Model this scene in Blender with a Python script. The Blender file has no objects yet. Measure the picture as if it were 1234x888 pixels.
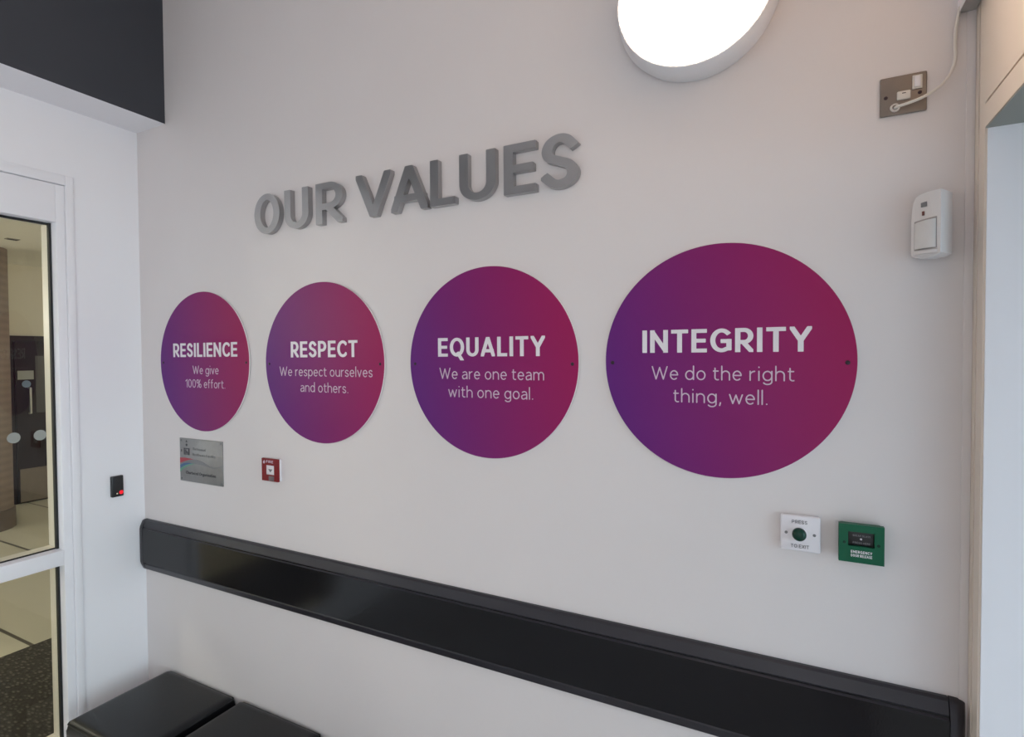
import bpy, bmesh, math
import numpy as np
from mathutils import Matrix, Vector

S = bpy.context.scene
COL = S.collection
PI = math.pi

# ------------------------------------------------------------------ camera
cam = bpy.data.objects.new('camera', bpy.data.cameras.new('camera'))
COL.objects.link(cam)
CR = Vector((0.89159899, 0.45278491, -0.00608865))
CU = Vector((-0.00493261, 0.02315635, 0.99971969))
CF = Vector((-0.45279898, 0.89131903, -0.02287959))
mw = Matrix((CR, CU, -CF)).transposed().to_4x4()
mw.translation = Vector((0, -1.48366, 1.8))
cam.matrix_world = mw
cam.data.sensor_width = 36.0
cam.data.sensor_fit = 'HORIZONTAL'
cam.data.lens = 653.776 / 1234 * 36
cam.data.clip_start = 0.02
S.camera = cam

# ------------------------------------------------------------------ light and exposure
S.view_settings.view_transform = 'Standard'
S.view_settings.look = 'None'
S.view_settings.gamma = 1.0
S.view_settings.use_curve_mapping = False
S.view_settings.exposure = 0.0
SKY = 4.25
ROOM_W = 2.0
ROOM_C = (1.0, 0.88, 0.78)
WIN_W = 35.5
WIN_C = (0.96, 1.0, 1.04)
LOBBY_W = 56.0
LAMP_E = 35.0
LAMP_C = (1.0, 0.78, 0.59, 1)
w = bpy.data.worlds.new('overcast_sky')
S.world = w
w.use_nodes = True
bg = w.node_tree.nodes['Background']
bg.inputs[0].default_value = (0.68, 0.88, 1.0, 1)
bg.inputs[1].default_value = SKY


def area(name, loc, rot, sx, sy, power, color, portal=False):
    l = bpy.data.lights.new(name, 'AREA')
    l.shape = 'RECTANGLE'
    l.size, l.size_y = sx, sy
    l.energy = power
    l.color = color
    o = bpy.data.objects.new(name, l)
    o.location = loc
    o.rotation_euler = rot
    COL.objects.link(o)
    if portal:
        l.cycles.is_portal = True
    return o


XL, XR = -2.7033, 0.3523        # left wall face, right wall face
BKX = -2.485                    # face of the dark bulkhead
OPZ = 2.2555                    # head of the opening on the right
OY0, OY1 = -0.0671, -1.35       # jambs of the opening
RT = 0.40                       # thickness of the right wall
CEIL = 3.7
YB = -4.2                       # wall behind the photographer
VX = 1.9                        # unseen porch glazing on the right, depth chosen to shape the daylight
area('daylight_portal', (VX + 0.02, (OY0 + OY1) / 2, OPZ / 2), (0, PI / 2, 0), OPZ, OY0 - OY1, 1, (1, 1, 1), True)
WY0, WY1, WZ0, WZ1 = -1.60, -4.05, 0.45, 2.45   # unseen right-wall window, added to brighten the left wall
area('added_window_fill', (XR + 0.06, (WY0 + WY1) / 2, (WZ0 + WZ1) / 2), (0, PI / 2, 0), WZ1 - WZ0, WY0 - WY1, WIN_W, WIN_C)  # fill light for the left wall, set in the added window
area('ceiling_lamp', (-1.2, -3.2, CEIL - 0.03), (0, 0, 0), 0.6, 0.6, ROOM_W, ROOM_C)
for lx, ly in ((-5.4, 3.6), (-4.6, -2.6), (-7.4, -2.2)):
    l = bpy.data.lights.new('lobby_fill', 'POINT')  # unseen point lights, added to brighten the lobby and its ceiling
    l.energy = LOBBY_W
    l.color = (1.0, 0.95, 0.84)
    l.shadow_soft_size = 0.15
    o = bpy.data.objects.new('lobby_fill', l)
    o.location = (lx, ly, 2.25)
    COL.objects.link(o)


# ------------------------------------------------------------------ materials
def nt(name):
    m = bpy.data.materials.new(name)
    m.use_nodes = True
    return m, m.node_tree.nodes, m.node_tree.links, m.node_tree.nodes['Principled BSDF']


def srgb(r, g, b):
    f = lambda c: (c / 255 / 12.92) if c / 255 <= 0.04045 else ((c / 255 + 0.055) / 1.055) ** 2.4
    return (f(r), f(g), f(b), 1)


def mat(name, col, rough=0.5, metal=0.0, spec=0.5, noise=0.0, nscale=8.0, bump=0.0, bscale=120.0, coat=0.0, detail=3.0):
    m, n, l, p = nt(name)
    p.inputs['Base Color'].default_value = col
    p.inputs['Roughness'].default_value = rough
    p.inputs['Metallic'].default_value = metal
    p.inputs['Specular IOR Level'].default_value = spec
    p.inputs['Coat Weight'].default_value = coat
    tc = n.new('ShaderNodeTexCoord')
    if noise:
        t = n.new('ShaderNodeTexNoise')
        t.inputs['Scale'].default_value = nscale
        t.inputs['Detail'].default_value = detail
        l.new(tc.outputs['Object'], t.inputs['Vector'])
        r = n.new('ShaderNodeMapRange')
        r.inputs['From Min'].default_value = 0.3
        r.inputs['From Max'].default_value = 0.7
        r.inputs['To Min'].default_value = 1 - noise
        r.inputs['To Max'].default_value = 1 + noise
        l.new(t.outputs['Fac'], r.inputs['Value'])
        v = n.new('ShaderNodeVectorMath')
        v.operation = 'SCALE'
        v.inputs[0].default_value = col[:3]
        l.new(r.outputs['Result'], v.inputs['Scale'])
        l.new(v.outputs[0], p.inputs['Base Color'])
    if bump:
        t = n.new('ShaderNodeTexNoise')
        t.inputs['Scale'].default_value = bscale
        t.inputs['Detail'].default_value = 4
        l.new(tc.outputs['Object'], t.inputs['Vector'])
        b = n.new('ShaderNodeBump')
        b.inputs['Strength'].default_value = bump
        b.inputs['Distance'].default_value = 0.002
        l.new(t.outputs['Fac'], b.inputs['Height'])
        l.new(b.outputs['Normal'], p.inputs['Normal'])
    return m


def emit(name, col, strength):
    m, n, l, p = nt(name)
    p.inputs['Base Color'].default_value = (0.8, 0.8, 0.8, 1)
    p.inputs['Emission Color'].default_value = col
    p.inputs['Emission Strength'].default_value = strength
    return m


M = {}
M['plaster'] = mat('white_wall_paint', (0.765, 0.718, 0.716, 1), 0.55, spec=0.3, noise=0.012, nscale=2.2, bump=0.12, bscale=60)
M['plaster_l'] = mat('white_satin_paint', (0.88, 0.865, 0.90, 1), 0.45, spec=0.35, bump=0.06, bscale=40)
M['frame'] = mat('white_powder_coat', (0.88, 0.865, 0.90, 1), 0.32, spec=0.45, noise=0.006, nscale=5)
M['charcoal'] = mat('charcoal_wall_paint', (0.052, 0.056, 0.068, 1), 0.6, spec=0.3, noise=0.05, nscale=2, bump=0.05, bscale=60)
M['panel'] = mat('warm_lit_panel', (0.80, 0.70, 0.61, 1), 0.4, spec=0.4, noise=0.01, nscale=3)  # warm light on the header is put into this base colour
M['vinyl'] = mat('charcoal_vinyl', (0.006, 0.0062, 0.0085, 1), 0.12, spec=0.38, noise=0.12, nscale=4, bump=0.05, bscale=200)
M['vinyl2'] = mat('charcoal_vinyl_edge', (0.028, 0.026, 0.033, 1), 0.35, spec=0.4, noise=0.12, nscale=6, bump=0.1, bscale=200)
M['leather'] = mat('black_leatherette', (0.007, 0.0075, 0.009, 1), 0.36, spec=0.4, noise=0.1, nscale=5, bump=0.18, bscale=180)
M['black'] = mat('black_plastic', (0.012, 0.012, 0.014, 1), 0.35, noise=0.1, nscale=20)
M['gasket'] = mat('black_rubber_gasket', (0.008, 0.008, 0.009, 1), 0.6, noise=0.1, nscale=20)
M['darkgap'] = mat('dark_joint', (0.05, 0.035, 0.03, 1), 0.8, noise=0.1, nscale=20)
M['silver'] = mat('silver_painted_acrylic', (0.40, 0.395, 0.40, 1), 0.3, metal=0.85, spec=0.5, noise=0.04, nscale=12)
M['steel'] = mat('brushed_steel', (0.52, 0.51, 0.50, 1), 0.34, metal=0.9, noise=0.05, nscale=30)
M['satinsteel'] = mat('satin_nickel', (0.24, 0.205, 0.18, 1), 0.42, metal=0.75, noise=0.05, nscale=30)
M['white_pl'] = mat('white_plastic', (0.82, 0.79, 0.83, 1), 0.3, spec=0.5, noise=0.01, nscale=20)
M['cream_pl'] = mat('ivory_plastic', (0.74, 0.70, 0.65, 1), 0.35, spec=0.5, noise=0.01, nscale=20)
M['pir'] = mat('white_sensor_plastic', (0.74, 0.71, 0.71, 1), 0.38, spec=0.45, noise=0.01, nscale=20)
M['lens'] = mat('milky_lens', (0.70, 0.68, 0.67, 1), 0.25, spec=0.5, noise=0.02, nscale=30)
M['green'] = mat('green_plastic', (0.0, 0.10, 0.047, 1), 0.4, spec=0.3, noise=0.03, nscale=20)
M['dgreen'] = mat('dark_green_button', (0.0, 0.036, 0.022, 1), 0.2, spec=0.35, noise=0.03, nscale=20)
M['red'] = mat('red_plastic', (0.21, 0.005, 0.011, 1), 0.35, spec=0.3, noise=0.03, nscale=20)
M['print_white'] = mat('white_vinyl_print', (0.82, 0.78, 0.82, 1), 0.5, noise=0.01, nscale=20)
M['print_pink'] = mat('pale_pink_vinyl_print', (0.66, 0.52, 0.64, 1), 0.5, noise=0.01, nscale=20)
M['print_black'] = mat('black_print', (0.05, 0.05, 0.06, 1), 0.5, noise=0.01, nscale=20)
M['print_grey'] = mat('grey_print', (0.2, 0.2, 0.21, 1), 0.5, noise=0.01, nscale=20)
M['print_red'] = mat('red_print', (0.4, 0.03, 0.05, 1), 0.4, noise=0.01, nscale=20)
M['print_blue'] = mat('blue_print', (0.05, 0.13, 0.26, 1), 0.4, noise=0.01, nscale=20)
M['print_green'] = mat('green_print', (0.13, 0.32, 0.22, 1), 0.4, noise=0.01, nscale=20)
M['acrylic'] = mat('clear_acrylic_edge', (0.80, 0.76, 0.78, 1), 0.2, spec=0.6, noise=0.01, nscale=20)
M['screw'] = mat('dark_screw', (0.03, 0.015, 0.025, 1), 0.4, metal=0.3, noise=0.05, nscale=50)
M['lampbody'] = mat('white_lamp_body', (0.80, 0.78, 0.80, 1), 0.35, spec=0.4, noise=0.01, nscale=20)
M['diffuser'] = emit('glowing_opal_diffuser', LAMP_C, LAMP_E)
M['led_red'] = emit('red_led', (1.0, 0.004, 0.02, 1), 0.75)
M['led_red'].node_tree.nodes['Principled BSDF'].inputs['Base Color'].default_value = (.5, .005, .01, 1)
M['led_amber'] = emit('amber_led', (0.5, 0.35, 0.08, 1), 0.5)
M['beige'] = mat('beige_lobby_paint', (0.66, 0.61, 0.50, 1), 0.6, noise=0.01, nscale=3)
M['lobbyceil'] = mat('pale_lobby_ceiling', (0.84, 0.82, 0.76, 1), 0.7, noise=0.01, nscale=3)
M['maroon'] = mat('dark_stained_door', (0.014, 0.007, 0.008, 1), 0.5, spec=0.25, noise=0.2, nscale=6)
M['dotfilm'] = mat('frosted_dot_film', (0.33, 0.34, 0.31, 1), 0.6, noise=0.02, nscale=20)
M['concrete'] = mat('grey_paving', (0.36, 0.36, 0.36, 1), 0.8, noise=0.1, nscale=4)
M['floor'] = mat('grey_floor_vinyl', (0.36, 0.35, 0.34, 1), 0.4, noise=0.05, nscale=5)


def disc_mat():
    m, n, l, p = nt('purple_to_magenta_print')
    tc = n.new('ShaderNodeTexCoord')
    sx = n.new('ShaderNodeSeparateXYZ')
    l.new(tc.outputs['Object'], sx.inputs[0])
    a = n.new('ShaderNodeMath'); a.operation = 'MULTIPLY_ADD'
    a.inputs[1].default_value = 1.55; a.inputs[2].default_value = 0.5
    l.new(sx.outputs['X'], a.inputs[0])
    b = n.new('ShaderNodeMath'); b.operation = 'MULTIPLY_ADD'
    b.inputs[1].default_value = 0.35
    l.new(sx.outputs['Z'], b.inputs[0]); l.new(a.outputs[0], b.inputs[2])
    r = n.new('ShaderNodeValToRGB')
    cr = r.color_ramp
    cr.elements[0].position = 0.0; cr.elements[0].color = (0.115, 0.016, 0.200, 1)
    cr.elements[1].position = 1.0; cr.elements[1].color = (0.345, 0.010, 0.096, 1)
    e = cr.elements.new(0.5); e.color = (0.225, 0.013, 0.140, 1)
    l.new(b.outputs[0], r.inputs[0])
    l.new(r.outputs[0], p.inputs['Base Color'])
    p.inputs['Roughness'].default_value = 0.42
    p.inputs['Specular IOR Level'].default_value = 0.22
    return m


M['disc'] = disc_mat()


def glass_mat():
    m, n, l, p = nt('clear_door_glass')
    n.remove(p)
    out = n['Material Output']
    t = n.new('ShaderNodeBsdfTransparent'); t.inputs[0].default_value = (0.90, 0.93, 0.89, 1)
    g = n.new('ShaderNodeBsdfGlossy'); g.inputs['Roughness'].default_value = 0.0
    g.inputs[0].default_value = (1, 1, 1, 1)
    f = n.new('ShaderNodeFresnel'); f.inputs[0].default_value = 1.45
    mx = n.new('ShaderNodeMixShader')
    l.new(f.outputs[0], mx.inputs[0]); l.new(t.outputs[0], mx.inputs[1]); l.new(g.outputs[0], mx.inputs[2])
    l.new(mx.outputs[0], out.inputs[0])
    return m


M['glass'] = glass_mat()


def tile_mat():
    m, n, l, p = nt('beige_floor_tiles')
    tc = n.new('ShaderNodeTexCoord')
    b = n.new('ShaderNodeTexBrick')
    b.offset = 0.0
    b.inputs['Color1'].default_value = (0.52, 0.50, 0.41, 1)
    b.inputs['Color2'].default_value = (0.49, 0.47, 0.39, 1)
    b.inputs['Mortar'].default_value = (0.10, 0.09, 0.075, 1)
    b.inputs['Scale'].default_value = 1.0
    b.inputs['Mortar Size'].default_value = 0.012
    b.inputs['Brick Width'].default_value = 2.6
    b.inputs['Row Height'].default_value = 0.82
    mp = n.new('ShaderNodeMapping')
    mp.inputs['Location'].default_value = (1.0, -0.152 + 0.82, 0)
    l.new(tc.outputs['Object'], mp.inputs[0]); l.new(mp.outputs[0], b.inputs['Vector'])
    l.new(b.outputs['Color'], p.inputs['Base Color'])
    p.inputs['Roughness'].default_value = 0.3
    return m


M['tiles'] = tile_mat()


def mat_mat():
    m, n, l, p = nt('ribbed_entrance_matting')
    tc = n.new('ShaderNodeTexCoord')
    v = n.new('ShaderNodeTexVoronoi')
    v.inputs['Scale'].default_value = 48
    mp = n.new('ShaderNodeMapping'); mp.inputs['Scale'].default_value = (0.55, 1.3, 1); mp.inputs['Rotation'].default_value = (0, 0, 0.5)
    l.new(tc.outputs['Object'], mp.inputs[0]); l.new(mp.outputs[0], v.inputs['Vector'])
    r = n.new('ShaderNodeValToRGB')
    r.color_ramp.elements[0].position = 0.1; r.color_ramp.elements[0].color = (0.115, 0.105, 0.085, 1)
    r.color_ramp.elements[1].position = 0.45; r.color_ramp.elements[1].color = (0.026, 0.023, 0.019, 1)
    l.new(v.outputs['Distance'], r.inputs[0]); l.new(r.outputs[0], p.inputs['Base Color'])
    p.inputs['Roughness'].default_value = 0.9
    b = n.new('ShaderNodeBump'); b.inputs['Strength'].default_value = 0.6; b.inputs['Distance'].default_value = 0.01; b.invert = True
    l.new(v.outputs['Distance'], b.inputs['Height']); l.new(b.outputs[0], p.inputs['Normal'])
    return m


M['mat'] = mat_mat()


def column_mat():
    m, n, l, p = nt('brown_mosaic_column')
    tc = n.new('ShaderNodeTexCoord')
    wv = n.new('ShaderNodeTexWave'); wv.wave_type = 'BANDS'; wv.bands_direction = 'Z'
    wv.inputs['Scale'].default_value = 4.0; wv.inputs['Distortion'].default_value = 1.0; wv.inputs['Detail'].default_value = 2
    l.new(tc.outputs['Object'], wv.inputs['Vector'])
    r = n.new('ShaderNodeValToRGB')
    r.color_ramp.elements[0].color = (0.20, 0.150, 0.125, 1); r.color_ramp.elements[1].color = (0.235, 0.180, 0.150, 1)
    l.new(wv.outputs['Fac'], r.inputs[0]); l.new(r.outputs[0], p.inputs['Base Color'])
    p.inputs['Roughness'].default_value = 0.6
    return m


M['column'] = column_mat()


# ------------------------------------------------------------------ mesh helpers
def link(name, me, parent=None, loc=None):
    o = bpy.data.objects.new(name, me)
    COL.objects.link(o)
    if parent is not None:
        o.parent = parent
    if loc is not None:
        o.location = loc
    return o


def bm_obj(name, bm, m, parent=None, loc=None, smooth=False):
    bmesh.ops.recalc_face_normals(bm, faces=bm.faces[:])
    me = bpy.data.meshes.new(name)
    bm.to_mesh(me)
    bm.free()
    for mm in (m if isinstance(m, list) else [m]):
        me.materials.append(mm)
    if smooth:
        for p in me.polygons:
            p.use_smooth = True
        me.set_sharp_from_angle(angle=math.radians(38))
    return link(name, me, parent, loc)


def bx(bm, x0, x1, y0, y1, z0, z1, bev=0.0, seg=2):
    x0, x1 = sorted((x0, x1)); y0, y1 = sorted((y0, y1)); z0, z1 = sorted((z0, z1))
    r = bmesh.ops.create_cube(bm, size=1.0)
    vs = r['verts']
    for v in vs:
        v.co = Vector(((x0 + x1) / 2 + v.co.x * (x1 - x0), (y0 + y1) / 2 + v.co.y * (y1 - y0), (z0 + z1) / 2 + v.co.z * (z1 - z0)))
    if bev:
        es = list({e for v in vs for e in v.link_edges})
        bmesh.ops.bevel(bm, geom=es, offset=bev, segments=seg, profile=0.5, affect='EDGES')
    return bm


def box(name, m, x0, x1, y0, y1, z0, z1, parent=None, bev=0.0, seg=2, smooth=False):
    return bm_obj(name, bx(bmesh.new(), x0, x1, y0, y1, z0, z1, bev, seg), m, parent, smooth=smooth or bev > 0)


def boxes(name, m, L, parent=None, bev=0.0):
    bm = bmesh.new()
    for b in L:
        bx(bm, *b, bev=bev)
    return bm_obj(name, bm, m, parent, smooth=bev > 0)


def lathe_y(bm, prof, cx, cz, n=96, y0=0.0):
    """profile of (radius, y) revolved about the y axis through (cx, cz)"""
    rings = []
    for r, y in prof:
        if r < 1e-6:
            rings.append([bm.verts.new((cx, y0 + y, cz))])
        else:
            rings.append([bm.verts.new((cx + r * math.cos(2 * PI * k / n), y0 + y, cz + r * math.sin(2 * PI * k / n))) for k in range(n)])
    for a, b in zip(rings, rings[1:]):
        for k in range(n):
            q = (k + 1) % n
            f = []
            f += [a[0]] if len(a) == 1 else [a[k], a[q]]
            f += [b[0]] if len(b) == 1 else [b[q], b[k]]
            if len(f) >= 3:
                bm.faces.new(f)
    return bm


def lathe_z(bm, prof, cx, cy, n=64):
    rings = []
    for r, z in prof:
        if r < 1e-6:
            rings.append([bm.verts.new((cx, cy, z))])
        else:
            rings.append([bm.verts.new((cx + r * math.cos(2 * PI * k / n), cy + r * math.sin(2 * PI * k / n), z)) for k in range(n)])
    for a, b in zip(rings, rings[1:]):
        for k in range(n):
            q = (k + 1) % n
            f = ([a[0]] if len(a) == 1 else [a[k], a[q]]) + ([b[0]] if len(b) == 1 else [b[q], b[k]])
            if len(f) >= 3:
                bm.faces.new(f)
    return bm


def tube(bm, pts, r, n=12, cap=True):
    pts = [Vector(p) for p in pts]
    rings = []
    up = Vector((0, 1, 0.01))
    for i, p in enumerate(pts):
        t = (pts[min(i + 1, len(pts) - 1)] - pts[max(i - 1, 0)]).normalized()
        a = t.cross(up).normalized()
        b = t.cross(a).normalized()
        rings.append([bm.verts.new(p + r * (math.cos(2 * PI * k / n) * a + math.sin(2 * PI * k / n) * b)) for k in range(n)])
    for A, B in zip(rings, rings[1:]):
        for k in range(n):
            q = (k + 1) % n
            bm.faces.new((A[k], A[q], B[q], B[k]))
    if cap:
        bm.faces.new(rings[0]); bm.faces.new(rings[-1][::-1])
    return bm


def prism_xz(bm, pts, y0, y1):
    """polygon in (x, z) extruded along y"""
    a = [bm.verts.new((x, y0, z)) for x, z in pts]
    b = [bm.verts.new((x, y1, z)) for x, z in pts]
    bm.faces.new(a); bm.faces.new(b[::-1])
    for i in range(len(a)):
        j = (i + 1) % len(a)
        bm.faces.new((a[i], a[j], b[j], b[i]))
    return bm


def spline(P, n=10):
    P = [Vector(p) for p in P]
    out = []
    for i in range(len(P) - 1):
        p0, p1, p2, p3 = P[max(i - 1, 0)], P[i], P[i + 1], P[min(i + 2, len(P) - 1)]
        for k in range(n):
            t = k / n
            out.append(0.5 * ((2 * p1) + (p2 - p0) * t + (2 * p0 - 5 * p1 + 4 * p2 - p3) * t * t + (3 * p1 - p0 - 3 * p2 + p3) * t ** 3))
    out.append(P[-1])
    return out


def tag(o, label, cat, group=None):
    o['label'] = label
    o['category'] = cat
    if group:
        o['group'] = group
    return o


def structure(o):
    o['kind'] = 'structure'
    return o


def empty(name, loc=(0, 0, 0), rz=0.0):
    o = bpy.data.objects.new(name, None)
    o.empty_display_size = 0.05
    o.location = loc
    o.rotation_euler = (0, 0, rz)
    COL.objects.link(o)
    return o


# ------------------------------------------------------------------ lettering
# every glyph is a set of strokes (skeleton polylines, cap height 1); the outline is
# the contour of their distance field, filled and extruded
def arc(cx, cy, rx, ry, a0, a1, n=28):
    return [(cx + rx * math.cos(math.radians(a0 + (a1 - a0) * k / n)), cy + ry * math.sin(math.radians(a0 + (a1 - a0) * k / n))) for k in range(n + 1)]


def catmull2(P, n=8):
    return [(v.x, v.y) for v in spline([(x, y, 0) for x, y in P], n)]


def glyph(c, w):
    h = w / 2
    lo, hi = h, 1 - h
    XH = 0.70
    xt = XH - h
    if c == 'I': return [[(h, lo), (h, hi)]], w
    if c == 'L': W = .55; return [[(h, hi), (h, lo), (W - h, lo)]], W
    if c == 'E': W = .60; return [[(W - h, hi), (h, hi), (h, lo), (W - h, lo)], [(h, .505), (W - h - .05, .505)]], W
    if c == 'F': W = .57; return [[(W - h, hi), (h, hi), (h, lo)], [(h, .48), (W - h - .05, .48)]], W
    if c == 'T': W = .68; return [[(h, hi), (W - h, hi)], [(W / 2, hi), (W / 2, lo)]], W
    if c == 'H': W = .72; return [[(h, hi), (h, lo)], [(W - h, hi), (W - h, lo)], [(h, .5), (W - h, .5)]], W
    if c == 'N': W = .74; return [[(h, lo), (h, hi), (W - h, lo), (W - h, hi)]], W
    if c == 'M': W = .88; return [[(h, lo), (h, hi), (W / 2, .3), (W - h, hi), (W - h, lo)]], W
    if c == 'V': W = .80; return [[(h, hi), (W / 2, lo), (W - h, hi)]], W
    if c == 'W': W = 1.12; return [[(h, hi), (W * .275, lo), (W / 2, hi - .06), (W * .725, lo), (W - h, hi)]], W
    if c == 'A':
        W = .80; y = .29; t = (y - lo) / (hi - lo); a = h + t * (W / 2 - h)
        return [[(h, lo), (W / 2, hi), (W - h, lo)], [(a, y), (W - a, y)]], W
    if c == 'X': W = .70; return [[(h, lo), (W - h, hi)], [(h, hi), (W - h, lo)]], W
    if c == 'Y': W = .74; return [[(h, hi), (W / 2, .45), (W - h, hi)], [(W / 2, .45), (W / 2, lo)]], W
    if c == 'K': W = .64; return [[(h, hi), (h, lo)], [(W - h, hi), (h, .42)], [(h + .14, .55), (W - h, lo)]], W
    if c == 'U': W = .72; r = W / 2 - h; return [[(h, hi)] + arc(W / 2, h + r, r, r, 180, 360) + [(W - h, hi)]], W
    if c == 'O': W = .86; return [arc(W / 2, .5, W / 2 - h, .5 - h, 0, 360, 56)], W
    if c == 'Q': W = .86; return [arc(W / 2, .5, W / 2 - h, .5 - h, 0, 360, 56), [(W * .56, .20), (W * .80, -.10)]], W
    if c == 'C': W = .72; return [arc(.43, .5, .43 - h, .5 - h, 46, 314, 44)], W
    if c == 'G':
        W = .80; a = arc(.43, .5, .43 - h, .5 - h, 50, 300, 44)
        return [a + [(W - h, .17), (W - h, .47), (W * .62, .47)]], W
    if c == 'D':
        W = .76; r = .5 - h
        return [[(h, lo), (h, hi), (W - h - .36, hi)] + arc(W - h - .36, .5, .36, r, 90, -90) + [(h, lo)]], W
    if c == 'B':
        W = .66; r1 = (hi - .52) / 2; r2 = (.52 - lo) / 2
        return [[(h, .52), (h, hi), (W - h - r1 - .05, hi)] + arc(W - h - r1 - .05, hi - r1, r1, r1, 90, -90) + [(h, .52)],
                [(h, .52), (h, lo), (W - h - r2, lo)] + arc(W - h - r2, lo + r2, r2, r2, -90, 90) + [(h, .52)]], W
    if c in 'PR':
        W = .66; m = .43 if c == 'P' else .42; r = (hi - m) / 2; cx = W - h - r
        st = [[(h, lo), (h, hi), (cx, hi)] + arc(cx, hi - r, r, r, 90, -90) + [(h, m)]]
        if c == 'R': st.append([(cx - .04, m), (W - h, lo)])
        return st, W
    if c == 'S' or c == 's':
        W, T = (.62, 1.0) if c == 'S' else (.46, XH)
        P = [(.94, .85), (.74, .965), (.47, 1.0), (.18, .93), (.03, .76), (.13, .60), (.46, .51), (.85, .40), (1.0, .23), (.87, .07), (.54, 0), (.26, .03), (.02, .15)]
        return [catmull2([(h + x * (W - w), h + y * (T - w)) for x, y in P], 6)], W
    if c == 'o': W = .60; return [arc(W / 2, XH / 2, W / 2 - h, XH / 2 - h, 0, 360, 40)], W
    if c == 'e':
        W = .57
        return [[(h + .01, .36)] + arc(W / 2, XH / 2, W / 2 - h, XH / 2 - h, 2, 312, 36)], W
    if c == 'c': W = .50; return [arc(.29, XH / 2, .29 - h, XH / 2 - h, 48, 312, 32)], W
    if c in 'adgqu' or c == 'n' or c == 'h' or c == 'm' or c == 'r' or c == 'p' or c == 'b' or c == 'y':
        if c == 'n' or c == 'h':
            W = .57; r = W / 2 - h
            return [[(h, h), (h, xt if c == 'n' else 1.04 - h)], arc(W / 2, xt - r * 1.05, r, r * 1.05, 180, 0) + [(W - h, h)]], W
        if c == 'm':
            W = .92; r = (W / 2 - h) / 2
            return [[(h, h), (h, xt)], arc(h + r, xt - r * 1.2, r, r * 1.2, 180, 0) + [(h + 2 * r, h)],
                    arc(h + 3 * r, xt - r * 1.2, r, r * 1.2, 180, 0) + [(W - h, h)]], W
        if c == 'r': W = .36; return [[(h, h), (h, xt)], arc(W - h + .02, xt - .26, W - w + .02, .26, 180, 95, 14)], W
        if c == 'u': W = .57; r = W / 2 - h; return [[(W - h, xt), (W - h, h)], [(h, xt)] + arc(W / 2, h + r * 1.05, r, r * 1.05, 180, 360)], W
        if c == 'y': W = .54; return [[(h, xt), (W / 2, h)], [(W - h, xt), (W * .33, -.22)]], W
        if c == 'a':
            W = .52
            return [catmull2([(.09, xt - .06), (.26, xt + .0), (W - h - .06, xt - .06), (W - h, xt - .22)], 8) + [(W - h, h)],
                    catmull2([(W - h, .40), (.25, .39), (h + .01, .29), (h, .19), (.09, h + .02), (.22, h), (W - h - .04, .14), (W - h, .24)], 8)], W
        W = .60; bowl = arc(W / 2, XH / 2, W / 2 - h, XH / 2 - h, 0, 360, 40)
        if c == 'd': return [bowl, [(W - h, h), (W - h, 1.04 - h)]], W
        if c == 'b': return [bowl, [(h, h), (h, 1.04 - h)]], W
        if c == 'p': return [bowl, [(h, xt), (h, -.27 + h)]], W
        if c == 'q': return [bowl, [(W - h, xt), (W - h, -.27 + h)]], W
        if c == 'g': return [bowl, [(W - h, xt)] + arc(W / 2, -.03, W / 2 - h, .24 - h, 0, -150, 22)], W
    if c == 'v': W = .54; return [[(h, xt), (W / 2, h), (W - h, xt)]], W
    if c == 'w': W = .86; return [[(h, xt), (W * .275, h), (W / 2, xt - .03), (W * .725, h), (W - h, xt)]], W
    if c == 'i': return [[(h + .02, h), (h + .02, xt)], [(h + .02, .93), (h + .02, .94)]], w + .04
    if c == 'l': return [[(h, h), (h, 1.04 - h)]], w
    if c == 't':
        W = .38
        return [[(.14, .90 - h)] + [(.14, .20)] + arc(.14 + .16, .20, .16, .20 - h, 180, 290, 14), [(h, xt), (W - h, xt)]], W
    if c == 'f':
        W = .38
        return [[(.13, h), (.13, .82)] + arc(.13 + .17, .82, .17, .22 - h, 180, 80, 14), [(h, xt), (W - h, xt)]], W
    if c == '.': return [[(h + .03, h + .01), (h + .03, h + .02)]], w + .06
    if c == ',': return [[(h + .04, h + .02), (h, -.12)]], w + .06
    if c == '0': W = .62; return [arc(W / 2, .5, W / 2 - h, .5 - h, 0, 360, 44)], W
    if c == '1': W = .36; return [[(h, .78), (W - h, hi), (W - h, lo)]], W
    if c == '%':
        W = .86; r = .17
        return [arc(h + r, hi - .2, r, .2, 0, 360, 28), arc(W - h - r, lo + .2, r, .2, 0, 360, 28), [(.2, lo), (W - .2, hi)]], W
    return [], .3


def split_corners(strokes, h, acute=9.0):
    """break strokes at their corners and run every open end on, for squared-off terminals"""
    out = []
    for t in strokes:
        t = [tuple(p) for p in t]
        if math.hypot(t[0][0] - t[-1][0], t[0][1] - t[-1][1]) < 1e-6 and len(t) > 20 and not any(
                abs(math.atan2(math.sin(q), math.cos(q))) > .6 for q in turns(t)):
            out.append((t, False)); continue
        cur = [t[0]]
        q = [0] + turns(t) + [0]
        for i in range(1, len(t)):
            cur.append(t[i])
            if i < len(t) - 1 and .6 < abs(math.atan2(math.sin(q[i]), math.cos(q[i]))) < acute:
                out.append((cur, True)); cur = [t[i]]
        out.append((cur, True))
    res = []
    for t, opn in out:
        if opn:
            t = list(t)
            for e, n in ((0, 1), (-1, -2)):
                (ax, ay), (cx, cy) = t[e], t[n]
                L = math.hypot(ax - cx, ay - cy)
                g = h if (ay < h + .02 or ay > 1 - h - .02 or abs(ay - cy) < 1e-6 or abs(ax - cx) < 1e-6 or L < .1) else .45 * h
                if (ay < h + .02 or ay > 1 - h - .02) and abs(ay - cy) > .3 and abs(ax - cx) > .02: g = 1.9 * h
                t[e] = (ax + (ax - cx) / L * g, ay + (ay - cy) / L * g)
        res.append((t, opn))
    return res


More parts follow.
